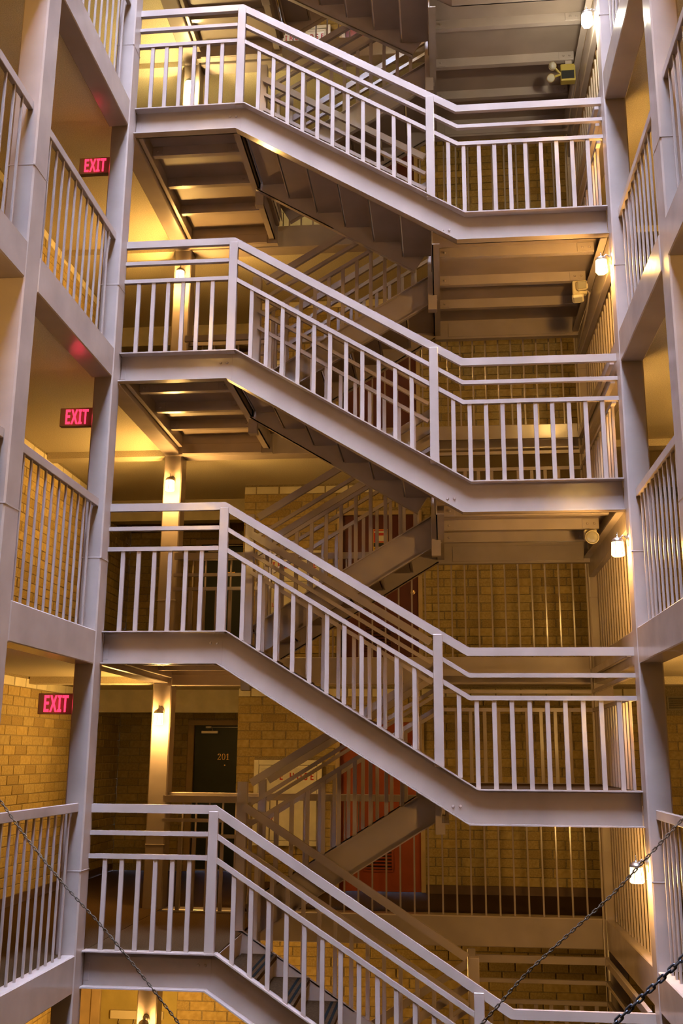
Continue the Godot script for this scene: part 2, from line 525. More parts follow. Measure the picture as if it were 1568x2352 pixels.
			struct("trim_3" if k == 0 else "trim_3_%03d" % k, MB.new().span(Vector3(WALL_X, y + 2.09, -4.9), Vector3(-2.155, y + CEIL + 0.01, -4.7), 0.004).mesh(), M.cream, "cream bulkhead across the top of the door recess, %s" % name_k)
		else:
			struct("wall_lobby", MB.new().span(Vector3(WALL_X, y, WALL_Z - 0.25), Vector3(-2.78, top, WALL_Z)).mesh(), M.olive, "olive yellow painted wall of the ground floor lobby")
			struct("trim_4", MB.new().span(Vector3(-4.05, y, WALL_Z - 0.01), Vector3(-3.80, y + 2.2, WALL_Z + 0.03), 0.006).span(Vector3(-3.80, y, WALL_Z - 0.01), Vector3(-3.69, y + 2.2, WALL_Z + 0.05), 0.006).mesh(), M.frame, "orange lit wooden casing on the ground floor lobby wall")
	# upper storeys above the frame
	struct("ceiling", MB.new().span(Vector3(-2.72, 15.56, -2.6), Vector3(2.08, 15.8, -0.02)).mesh(), M.ceiling, "slab closing the stair well above the frame")
	struct("wall_left_upper", MB.new().span(Vector3(WALL_X - 0.25, 12.97, -5.9), Vector3(WALL_X, ROOF, 12.7)).mesh(), M.bricks[0], "brick wall of the left walkway above the frame")
	struct("wall_right_upper", MB.new().span(Vector3(WALL_XR, 12.97, -5.9), Vector3(WALL_XR + 0.25, ROOF, 12.7)).mesh(), M.bricks[0], "brick wall of the right walkway above the frame")
	struct("wall_back_upper", MB.new().span(Vector3(WALL_X, 12.97, WALL_Z - 0.25), Vector3(WALL_XR, ROOF, WALL_Z)).mesh(), M.bricks[0], "brick wall behind the stair above the frame")
	# far side behind the viewer
	struct("wall_front", MB.new().span(Vector3(-4.4, GROUND, 12.4), Vector3(3.8, ROOF + 0.2, 12.7)).mesh(), M.bricks[0], "plain brick wall at the viewer's side of the atrium")

# ------------------------------------------------------------------ columns and beams
func build_columns_and_beams() -> void:
	var cols := [
		["tall steel column at the left end of the front flights, holding the exit signs", -2.755, XL, -0.065, 0.14],
		["wide steel column at the left edge of the photo, nearest on the left walkway", -2.79, -2.585, 1.88, 2.12],
		["tall steel column at the right end of the front flights, with lanterns on its inner face", XR, 2.15, -0.065, 0.14],
		["steel column at the right edge of the photo, nearest on the right walkway", XR + 0.01, 2.16, 1.83, 2.06],
		["tall steel column of the left walkway beside the viewer, outside the frame", -2.79, XL, 3.85, 4.06],
		["tall steel column of the right walkway beside the viewer, outside the frame", XR, 2.16, 3.85, 4.06],
		["inner left steel column behind the landings, lit by a lantern on every storey", -2.785, -2.575, -2.577, -2.367],
		["inner right steel column at the back corner of the half landings", XR, 2.15, -2.577, -2.367]]
	for c in cols:
		var t := thing("steel_column", c[0], "column", Vector3((c[1] + c[2]) / 2, GROUND, (c[3] + c[4]) / 2))
		part("shaft", MB.new().span(Vector3(c[1], GROUND, c[3]), Vector3(c[2], ROOF - 0.03, c[4]), 0.012).mesh(), M.steel, t)
		part("base_plate", MB.new().span(Vector3(c[1] - 0.05, GROUND, c[3] - 0.05), Vector3(c[2] + 0.05, GROUND + 0.02, c[4] + 0.05), 0.003).mesh(), M.steel, t)
		var seam := MB.new()
		for k in 5:
			seam.span(Vector3(c[1] - 0.002, k * H + 0.62, c[3] - 0.002), Vector3(c[2] + 0.002, k * H + 0.632, c[4] + 0.002), 0.002)
		part("splice", seam.mesh(), M.steel, t)
	for k in 5:
		var y := k * H
		var beams := [
			["edge beam of the left walkway between the two left columns, %s" % ORD[k], Vector3(-2.777, 0, 0.14), Vector3(-2.584, 0, 1.88)],
			["edge beam of the left walkway from the nearest left column, %s" % ORD[k], Vector3(-2.777, 0, 2.12), Vector3(-2.584, 0, 3.85)],
			["beam from the left front column back to the inner left column, %s" % ORD[k], Vector3(-2.777, 0, -2.367), Vector3(-2.584, 0, -0.065)],
			["edge beam of the right walkway between the two right columns, %s" % ORD[k], Vector3(1.957, 0, 0.14), Vector3(2.15, 0, 1.83)],
			["edge beam of the right walkway from the nearest right column, %s" % ORD[k], Vector3(1.957, 0, 2.06), Vector3(2.15, 0, 3.85)],
			["beam from the right front column back along the half landings, %s" % ORD[k], Vector3(1.957, 0, -2.367), Vector3(2.15, 0, -0.065)],
			["edge beam of the walkway behind the stair, between the inner columns, %s" % ORD[k], Vector3(-2.575, 0, -2.577), Vector3(XR, 0, ZB)]]
		if k >= 2 and k < 5:
			var ly := y - 1.3 - (0.163 if k == 2 else 0.283)
			beams.append(["beam under the side of the half landing, between the right columns, %s" % ORD[k], Vector3(1.953, ly, -2.367), Vector3(2.02, ly, -0.065)])
		for b in beams:
			var t := thing("steel_beam", "taupe painted " + b[0], "beam", Vector3((b[1].x + b[2].x) / 2, (b[1].y if b[1].y else y) - 0.297, (b[1].z + b[2].z) / 2))
			var yb: float = b[1].y if b[1].y else y
			part("girder", MB.new().span(Vector3(b[1].x, yb - 0.297, b[1].z), Vector3(b[2].x, yb - 0.0096, b[2].z), 0.008).mesh(), M.steel, t)

# ------------------------------------------------------------------ stairs
func rail_set(t: Node3D, line: Array, z: float, heights := [1.1485, 0.935, 0.75]) -> void:
	# line is the polyline the rails stand over (top of the stringer), already shifted at its knees
	var names := ["handrail", "middle_rail", "lower_rail"]
	var thick := [0.07, 0.036, 0.038]
	for r in 3:
		var a := []
		for p in line: a.append(p + Vector2(0, heights[r]))
		part(names[r], MB.new().ribbon(a, offset_line(a, thick[r]), z - 0.02, z + 0.02).mesh(), M.steel, t)

func y_on(line: Array, x: float) -> float:
	for k in line.size() - 1:
		if x >= line[k].x and x <= line[k + 1].x or k == line.size() - 2:
			return lerpf(line[k].y, line[k + 1].y, (x - line[k].x) / (line[k + 1].x - line[k].x))
	return line[0].y

func balusters(t: Node3D, xs: Array, z: float, foot: Array, rail: Array) -> void:
	for x in xs:
		var lo := y_on(foot, x) - 0.004
		var hi := y_on(rail, x) - 0.03 + 0.75
		var m := MB.new().span(Vector3(x - 0.019, lo, z - 0.013), Vector3(x + 0.019, hi, z + 0.013), 0.003)
		part("baluster", m.mesh(), M.steel, t)

func channel(line: Array, depth: float, zweb: float, zflange: float) -> MB:
	var bot := offset_line(line, depth)
	var m := MB.new()
	var s := signf(zflange - zweb)
	m.ribbon(line, bot, zweb, zweb + 0.012 * s)
	m.ribbon(line, offset_line(line, 0.011), zweb, zflange)
	m.ribbon(offset_line(line, depth - 0.011), bot, zweb, zflange)
	return m

func bolts(t: Node3D, spots: Array) -> void:
	for p in spots:
		part("bolt", MB.new().lathe([Vector2(0.0, 0.012), Vector2(0.010, 0.010), Vector2(0.013, 0.0)], 8, Transform3D(Basis(Vector3(1, 0, 0), PI / 2), p)).mesh(), M.steel, t)

# treads and risers from (x0, y0), the upper or lower landing edge, going in steps of g; dir = -1 down, +1 up
func steps(t: Node3D, x0: float, y0: float, g: float, r: float, count: int, dir: int, z0: float, z1: float) -> void:
	for k in count:
		# riser k lies at x0 + k g; tread k runs from there to the next riser (count - 1 treads)
		var xr := x0 + k * g
		var ya := y0 + dir * k * r
		var yb := ya + dir * r
		var lo := minf(ya, yb); var hi := maxf(ya, yb)
		var slant := 0.025 * (1 if dir > 0 else -1)
		var pl := MB.new()
		var a := [Vector2(xr - 0.003, hi - 0.02), Vector2(xr + slant, lo - 0.045)]
		var b := [Vector2(xr + 0.005, hi - 0.02), Vector2(xr + slant + 0.008, lo - 0.045)]
		pl.ribbon(a, b, z0, z1)
		part("riser", pl.mesh(), M.pan, t)
		if k < count - 1:
			var xa := xr - (0.0 if dir < 0 else 0.025)
			var xb := xr + g + (0.025 if dir < 0 else 0.0)
			part("tread", MB.new().span(Vector3(xa, yb - 0.045, z0), Vector3(xb, yb, z1), 0.004).mesh(), M.tread, t)
			part("tread_pan", MB.new().span(Vector3(xa, yb - 0.052, z0), Vector3(xb, yb - 0.0455, z1)).mesh(), M.pan, t)
			for s in 2:
				var xs := (xb - 0.04 - s * 0.055) if dir < 0 else (xa + 0.04 + s * 0.055)
				part("nosing_strip", MB.new().span(Vector3(xs - 0.012, yb - 0.002, z0 + 0.03), Vector3(xs + 0.012, yb + 0.003, z1 - 0.03), 0.001).mesh(), M.strip, t)

func front_flight(k: int) -> void:
	var y := k * H
	var d := 1.4925 if k == 0 else 1.3
	var n := 8 if k == 0 else 7
	var x2 := 0.9308 if k == 0 else 0.6518
	var g := (x2 - X1) / n
	var shift := x2 - 0.6518
	var label: String = ["lowest front stair flight, its treads with dark nosing strips seen from above", "second lowest front stair flight, level with the viewer's eye at its foot", "third lowest front stair flight, across the middle of the atrium", "fourth lowest front stair flight, the highest seen whole", "fifth lowest front stair flight, only its foot in view", "front stair flight above the frame, shading the ones below"][k]
	var t := thing("stair_flight", "taupe steel " + label, "stair", Vector3(-0.4, y - d, -0.6))
	var line := [Vector2(XL, y), Vector2(X1, y), Vector2(x2, y - d), Vector2(XR, y - d)]
	var so := part("outer_stringer", channel(line, 0.2837, -0.095, 0.0).mesh(), M.steel, t)
	var inner := [Vector2(X1 - 0.03, y), Vector2(X1, y), Vector2(0.30 + shift, lerpf(y, y - d, (0.30 + shift - X1) / (x2 - X1)))]
	part("inner_stringer", channel(inner, 0.2837, -1.10, -1.155).mesh(), M.steel, t)
	bolts(so, [Vector3(X1 - 0.155, y - 0.1, -0.083), Vector3(X1 - 0.095, y - 0.1, -0.083), Vector3(x2 - 0.21, y - d - 0.14, -0.083), Vector3(x2 - 0.15, y - d - 0.14, -0.083)])
	steps(t, X1, y, g, d / n, n, -1, -1.10, -0.095)
	# front railing, along the landing, down the flight and along the half landing
	var rl := [Vector2(XL, y), Vector2(X1 - 0.047, y), Vector2(x2 - 0.05, y - d), Vector2(XR, y - d)]
	var zr := -0.042
	rail_set(t, rl, zr)
	var xs := []
	for i in 6: xs.append(-2.44 + 0.1428 * i)
	for i in (13 if k == 0 else 11): xs.append(-1.348 + (0.1487 if k else 0.1467) * i)
	for i in (8 if k == 0 else 10): xs.append(0.507 + shift + 0.1448 * i)
	balusters(t, xs, zr, line, rl)
	for px in [[-1.534, y, y - 0.0], [0.338 + shift, y_on(line, 0.338 + shift), 0.0]]:
		part("post", MB.new().span(Vector3(px[0] - 0.04, y_on(line, px[0]) - 0.02, zr - 0.03), Vector3(px[0] + 0.04, y_on(rl, px[0]) + 1.10, zr + 0.03), 0.004).mesh(), M.steel, t)
	# inner railing between the newels
	var xa := -1.48; var xb := 0.285 + shift
	var il := [Vector2(xa, y_on(rl, xa)), Vector2(xb, y_on(rl, xb))]
	var zi := -1.128
	rail_set(t, il, zi)
	var xi := []
	for i in (13 if k == 0 else 11): xi.append(-1.36 + (0.1487 if k else 0.1467) * i)
	balusters(t, xi, zi, inner, il)
	# the two newels that carry both flights
	part("newel", MB.new().span(Vector3(-1.57, y - 0.44, -1.245), Vector3(-1.478, y + 1.31, -1.155), 0.004).mesh(), M.steel, t)
	part("newel", MB.new().span(Vector3(0.285 + shift, y - d - 0.44, -1.245), Vector3(0.377 + shift, y - d + 1.31, -1.155), 0.004).mesh(), M.steel, t)

func back_flight(k: int) -> void:
	var y := k * H if k >= 0 else GROUND
	var d := 1.3 if k >= 0 else 1.4925
	var n := 7 if k >= 0 else 8
	var g := 0.304 if k >= 0 else 0.301
	var label: String = ["steel flight rising from the ground floor to the lowest half landing, in shadow", "steel rear flight in front of the red door and lowest hose cabinet", "steel rear flight in front of the maroon door with the warning sign", "steel rear flight third up, seen between the third and fourth front flights", "steel rear flight under the topmost half landing", "steel rear flight above the frame"][k + 1]
	var t := thing("stair_flight", label, "stair", Vector3(-0.5, y, -1.75))
	var xe := X1 + g * (n - 1)
	var r := d / n
	var m := r / g
	var xs0 := -1.50
	var l0 := y + 0.21 + m * (xs0 - X1)
	var xk := X1 + (d - 0.21) / m
	var line := [Vector2(xs0, l0), Vector2(xk, y + d), Vector2(maxf(xk + 0.03, xe + 0.02), y + d)]
	part("front_stringer", channel(line, 0.2837, -1.30, -1.245).mesh(), M.steel, t)
	part("back_stringer", channel(line, 0.2837, -2.2155, -2.29).mesh(), M.steel, t)
	steps(t, X1, y, g, r, n, 1, -2.2155, -1.30)
	var a := -1.478; var b := xe - 0.06
	var rl := [Vector2(a, l0 + m * (a - xs0) - 0.03), Vector2(b, l0 + m * (b - xs0) - 0.03)]
	for z in [-1.272, -2.25]:
		rail_set(t, rl, z)
		var xi := []
		for i in (11 if k >= 0 else 13): xi.append(-1.36 + 0.1487 * i)
		balusters(t, xi, z, line, rl)
	part("post", MB.new().span(Vector3(-1.56, y - 0.01, -2.28), Vector3(-1.48, y + 1.31, -2.22), 0.004).mesh(), M.steel, t)
	part("post", MB.new().span(Vector3(xe - 0.06, y + d - 0.25, -2.28), Vector3(xe + 0.02, y + d + 1.20, -2.22), 0.004).mesh(), M.steel, t)

func joist(t: Node3D, x0: float, x1: float, y: float, z: float) -> void:
	var j := part("joist", MB.new().span(Vector3(x0, y - 0.2035, z - 0.008), Vector3(x1, y - 0.10, z)).span(Vector3(x0, y - 0.2035, z - 0.055), Vector3(x1, y - 0.196, z - 0.008)).mesh(), M.steel, t)
	part("end_plate", MB.new().span(Vector3(x0, y - 0.198, z), Vector3(x0 + 0.10, y - 0.105, z + 0.008), 0.002).mesh(), M.steel, j)
	part("end_plate", MB.new().span(Vector3(x1 - 0.16, y - 0.198, z), Vector3(x1, y - 0.105, z + 0.008), 0.002).mesh(), M.steel, j)
	bolts(j, [Vector3(x0 + 0.05, y - 0.155, z + 0.008), Vector3(x1 - 0.11, y - 0.155, z + 0.008), Vector3(x1 - 0.045, y - 0.155, z + 0.008)])

func left_landing(k: int) -> void:
	var y := k * H
	var t := thing("stair_landing", "steel floor landing on the left between front and inner columns, %s" % ORD[k], "landing", Vector3(-2.03, y - 0.3, -1.1))
	part("deck", MB.new().span(Vector3(XL, y - 0.10, -2.2155), Vector3(X1 - 0.005, y - 0.035, -0.095)).mesh(), M.pan, t)
	part("carpet", MB.new().span(Vector3(XL, y - 0.034, -2.2155), Vector3(X1 - 0.005, y - 0.008, -0.097), 0.003).mesh(), M.carpet, t)
	for z in [-0.52, -1.10, -1.67]: joist(t, -2.535, -1.585, y, z)
	part("ledger", MB.new().span(Vector3(-2.582, y - 0.24, -2.2), Vector3(-2.535, y - 0.10, -0.08), 0.003).mesh(), M.steel, t)
	# edge channel along the head of the flights
	part("edge_channel", MB.new().span(Vector3(-1.535, y - 0.2837, -2.2), Vector3(-1.523, y - 0.03, -0.08)).span(Vector3(-1.595, y - 0.2837, -2.2), Vector3(-1.523, y - 0.272, -0.08)).mesh(), M.steel, t)
	part("back_channel", MB.new().span(Vector3(XL, y - 0.324, -2.2275), Vector3(-1.5, y - 0.03, -2.2155)).span(Vector3(XL, y - 0.324, -2.29), Vector3(-1.5, y - 0.312, -2.2275)).span(Vector3(-2.53, y - 0.324, -2.2155), Vector3(-1.62, y - 0.21, -2.19), 0.004).mesh(), M.steel, t)
	var line := [Vector2(-2.575, y), Vector2(-1.56, y)]
	rail_set(t, line, -2.25, [1.135, 0.905, 0.75])
	var xs := []
	for i in 6: xs.append(-2.381 + 0.149 * i)
	balusters(t, xs, -2.25, line, line)

func half_landing(k: int) -> void:
	var d := 1.4925 if k == 0 else 1.3
	var y := k * H - d
	var x0 := 0.631 if k == 0 else 0.35
	var t := thing("stair_landing", "steel half landing on the right at the foot of the front flight, %s" % ORD[k], "landing", Vector3(1.15, y - 0.3, -1.1))
	part("deck", MB.new().span(Vector3(x0, y - 0.10, -2.2155), Vector3(XR, y - 0.035, -0.095)).mesh(), M.pan, t)
	part("carpet", MB.new().span(Vector3(x0, y - 0.034, -2.2155), Vector3(XR, y - 0.008, -0.097), 0.003).mesh(), M.tread, t)
	for z in [-0.50, -1.10, -1.66]: joist(t, x0 + 0.06, XR - 0.06, y, z)
	part("edge_channel", MB.new().span(Vector3(x0 - 0.012, y - 0.2837, -2.2), Vector3(x0, y - 0.03, -0.08)).span(Vector3(x0 - 0.012, y - 0.2837, -2.2), Vector3(x0 + 0.06, y - 0.272, -0.08)).mesh(), M.steel, t)
	part("side_channel", MB.new().span(Vector3(XR - 0.012, y - 0.2837, -2.2), Vector3(XR, y, -0.08)).span(Vector3(XR - 0.065, y - 0.2837, -2.2), Vector3(XR - 0.012, y - 0.272, -0.08)).mesh(), M.steel, t)
	part("back_channel", MB.new().span(Vector3(x0, y - 0.324, -2.2275), Vector3(XR, y, -2.2155)).span(Vector3(x0, y - 0.324, -2.29), Vector3(XR, y - 0.312, -2.2275)).span(Vector3(x0, y - 0.012, -2.29), Vector3(XR, y, -2.2275)).span(Vector3(x0 + 0.15, y - 0.30, -2.2155), Vector3(XR - 0.06, y - 0.135, -2.2075), 0.002).mesh(), M.steel, t)
	var line := [Vector2(x0, y), Vector2(XR, y)]
	rail_set(t, line, -2.25)
	var xs := []
	for i in (8 if k == 0 else 10): xs.append(x0 + 0.16 + 0.1448 * i)
	balusters(t, xs, -2.25, line, line)
	side_guard(t, 1.925, y, -2.23, -0.11)

func side_guard(t: Node3D, x: float, y: float, z0: float, z1: float) -> void:
	for r in [["handrail", 1.1485, 0.07], ["middle_rail", 0.935, 0.036], ["lower_rail", 0.75, 0.038]]:
		part(r[0], MB.new().span(Vector3(x - 0.02, y + r[1] - r[2], z0), Vector3(x + 0.02, y + r[1], z1), 0.003).mesh(), M.steel, t)
	var n := int((z1 - z0) / 0.145)
	for i in n:
		var z := z1 - 0.1 - i * 0.145
		part("baluster", MB.new().span(Vector3(x - 0.013, y - 0.004, z - 0.019), Vector3(x + 0.013, y + 0.72, z + 0.019), 0.003).mesh(), M.steel, t)

# ------------------------------------------------------------------ walkway railings
func bar_railing(label: String, a: Vector3, b: Vector3, gap: float) -> void:
	var t := thing("walkway_railing", label, "railing", (a + b) / 2)
	var l := a.distance_to(b)
	var u := (b - a) / l
	var basis := Basis(u, Vector3.UP, u.cross(Vector3.UP))
	put("handrail", MB.new().box(Vector3.ZERO, Vector3(l, 0.072, 0.042), 0.004).mesh(), M.steel, t, (a + b) / 2 + Vector3(0, 1.1245, 0))
	t.get_node("handrail").basis = basis
	var bm := MB.new().span(Vector3(-0.009, 0, -0.009), Vector3(0.009, 1.10, 0.009), 0.002).mesh()
	var n := int(round(l / gap)) - 1
	var s := (l - gap * (n - 1)) / 2
	for k in n: put("baluster", bm, M.steel, t, a + u * (s + k * gap) + Vector3(0, -0.012, 0), basis)

func build_railings() -> void:
	for k in 5:
		var y := k * H
		var o: String = ORD[k]
		bar_railing("thin barred railing of the left walkway between the two left columns, %s" % o, Vector3(-2.655, y, 0.14), Vector3(-2.655, y, 1.88), 0.1425)
		bar_railing("thin barred railing of the left walkway past the nearest left column, %s" % o, Vector3(-2.655, y, 2.12), Vector3(-2.655, y, 3.85), 0.1425)
		bar_railing("thin barred railing of the right walkway between the two right columns, %s" % o, Vector3(2.036, y, 0.14), Vector3(2.036, y, 1.83), 0.1425)
		bar_railing("thin barred railing of the right walkway past the nearest right column, %s" % o, Vector3(2.036, y, 2.06), Vector3(2.036, y, 3.85), 0.1425)
		bar_railing("thin barred railing of the right walkway beside the half landings, %s" % o, Vector3(2.036, y, -2.367), Vector3(2.036, y, -0.065), 0.1425)
		bar_railing("thin barred railing of the walkway behind the stair in front of the doors, %s" % o, Vector3(-2.575, y, -2.45), Vector3(XR, y, -2.45), 0.1448)

# ------------------------------------------------------------------ lanterns
func lantern(label: String, at: Vector3, turn: float, glass: Material, light: Color, energy: float) -> void:
	# mounted on a face at local z = 0, glass centre 0.085 out
	var t := thing("wall_lantern", label, "lantern", at, "wall lanterns")
	t.rotation.y = turn
	var parts := {}
	var zc := 0.092
	var plate := MB.new().lathe([Vector2(0.0, 0.022), Vector2(0.018, 0.02), Vector2(0.026, 0.012), Vector2(0.036, 0.008), Vector2(0.04, 0.0)], 16, Transform3D(Basis(Vector3(1, 0, 0), PI / 2) * Basis.from_scale(Vector3(1, 1, 1.5)), Vector3(0, 0.075, 0.0)))
	var arm := MB.new().tube([Vector3(0, 0.085, 0.012), Vector3(0, 0.108, 0.03), Vector3(0, 0.112, 0.045), Vector3(0, 0.098, 0.06), Vector3(0, 0.082, 0.072), Vector3(0, 0.078, zc)], 0.008, 8)
	var cap := MB.new().lathe([Vector2(0.0, 0.098), Vector2(0.02, 0.096), Vector2(0.038, 0.086), Vector2(0.05, 0.072), Vector2(0.053, 0.062), Vector2(0.052, 0.055), Vector2(0.0, 0.055)], 18, Transform3D(Basis(), Vector3(0, 0, zc)))
	var fin := MB.new().lathe([Vector2(0.0, 0.142), Vector2(0.005, 0.138), Vector2(0.0055, 0.133), Vector2(0.003, 0.127), Vector2(0.0065, 0.119), Vector2(0.0035, 0.112), Vector2(0.008, 0.102), Vector2(0.012, 0.096)], 10, Transform3D(Basis(), Vector3(0, 0, zc)))
	var gl := MB.new()
	var ribs := MB.new()
	for s in 6:
		var a0 := TAU * (s + 0.5) / 6; var a1 := TAU * (s + 1.5) / 6
		var c0 := Vector3(cos(a0), 0, sin(a0)); var c1 := Vector3(cos(a1), 0, sin(a1))
		var p0 := c0 * 0.05 + Vector3(0, 0.055, zc); var p1 := c1 * 0.05 + Vector3(0, 0.055, zc)
		var q0 := c0 * 0.056 + Vector3(0, -0.055, zc); var q1 := c1 * 0.056 + Vector3(0, -0.055, zc)
		var b0 := c0 * 0.048 + Vector3(0, -0.066, zc); var b1 := c1 * 0.048 + Vector3(0, -0.066, zc)
		gl.quad(p0, p1, q1, q0, (c0 + c1).normalized()); gl.quad(q0, q1, b1, b0, ((c0 + c1).normalized() + Vector3(0, -0.7, 0)).normalized())
		gl.tri(b0, b1, Vector3(0, -0.066, zc), Vector3.DOWN); gl.tri(p0, p1, Vector3(0, 0.055, zc), Vector3.UP)
		ribs.tube([p0 + c0 * 0.001, q0 + c0 * 0.001], 0.0022, 5)
		ribs.lathe([Vector2(0, 0.004), Vector2(0.004, 0.0), Vector2(0, -0.004)], 6, Transform3D(Basis(), q0 + c0 * 0.001))
	for e in [["back_plate", plate, M.pewter], ["arm", arm, M.pewter], ["cap", cap, M.pewter], ["finial", fin, M.pewter], ["glass_shade", gl, glass], ["cage_rib", ribs, M.pewter]]:
		var p := part(e[0], e[1].mesh(), e[2], t)
		p.position = Vector3.ZERO
	var l := OmniLight3D.new()
	l.name = "bulb_light"
	l.light_color = light; l.light_energy = energy; l.omni_range = 30.0; l.omni_attenuation = 2.0; l.light_size = 0.055; l.shadow_enabled = true
	t.add_child(l)
	l.position = Vector3(0, -0.005, zc)

func build_lanterns() -> void:
	var warm := lin(1.0, 0.56, 0.15)
	var pale := lin(1.0, 0.74, 0.30)
	var white := lin(1.0, 0.92, 0.66)
	for k in 5:
		var y := k * H
		var c := white if k == 3 else warm
		lantern("lantern on the right front column beside the half landings, %s of the four there" % ORD[k] if k < 4 else "lantern on the right front column above the frame", Vector3(XR, y + 0.67, 0.03), -PI / 2, M.glass_white if k == 3 else M.glass_warm, c, 1.6 if k == 3 else 2.2)
		# the same lanterns on the columns beside the viewer
		lantern("lantern on the left column beside the viewer, outside the frame, %s" % ORD[k], Vector3(-2.68, y + 1.93, 3.85), PI, M.glass_warm, warm, 2.0)
		lantern("lantern on the right column beside the viewer, outside the frame, %s" % ORD[k], Vector3(2.05, y + 1.93, 3.85), PI, M.glass_warm, warm, 1.6)
		lantern("lantern on the back face of the right front column, hidden behind it, %s" % ORD[k], Vector3(2.05, y + 1.93, -0.065), PI, M.glass_warm, warm, 0.7)
		lantern("lantern on the right walkway wall, outside the frame, %s" % ORD[k], Vector3(WALL_XR, y + 1.93, -1.0), -PI / 2, M.glass_warm, warm, 1.2)
	for k in range(-1, 5):
		var y := k * H if k >= 0 else GROUND - 0.09
		var c := pale if k >= 3 else warm
		var lb: String = "lantern on the inner left column in the ground floor lobby, just its cap in view" if k < 0 else "lantern on the inner left column over the landing, %s of the upper storeys" % ORD[k]
		lantern(lb, Vector3(-2.68, y + 1.93, -2.367), 0.0, M.glass_pale if k >= 3 else M.glass_warm, c, 3.6)
		lantern("lantern on the back face of the inner left column, hidden behind it, %s" % (ORD[k] if k >= 0 else "ground floor"), Vector3(-2.68, y + 1.93, -2.577), PI, M.glass_warm, c, 0.7 if k >= 0 else 3.0)

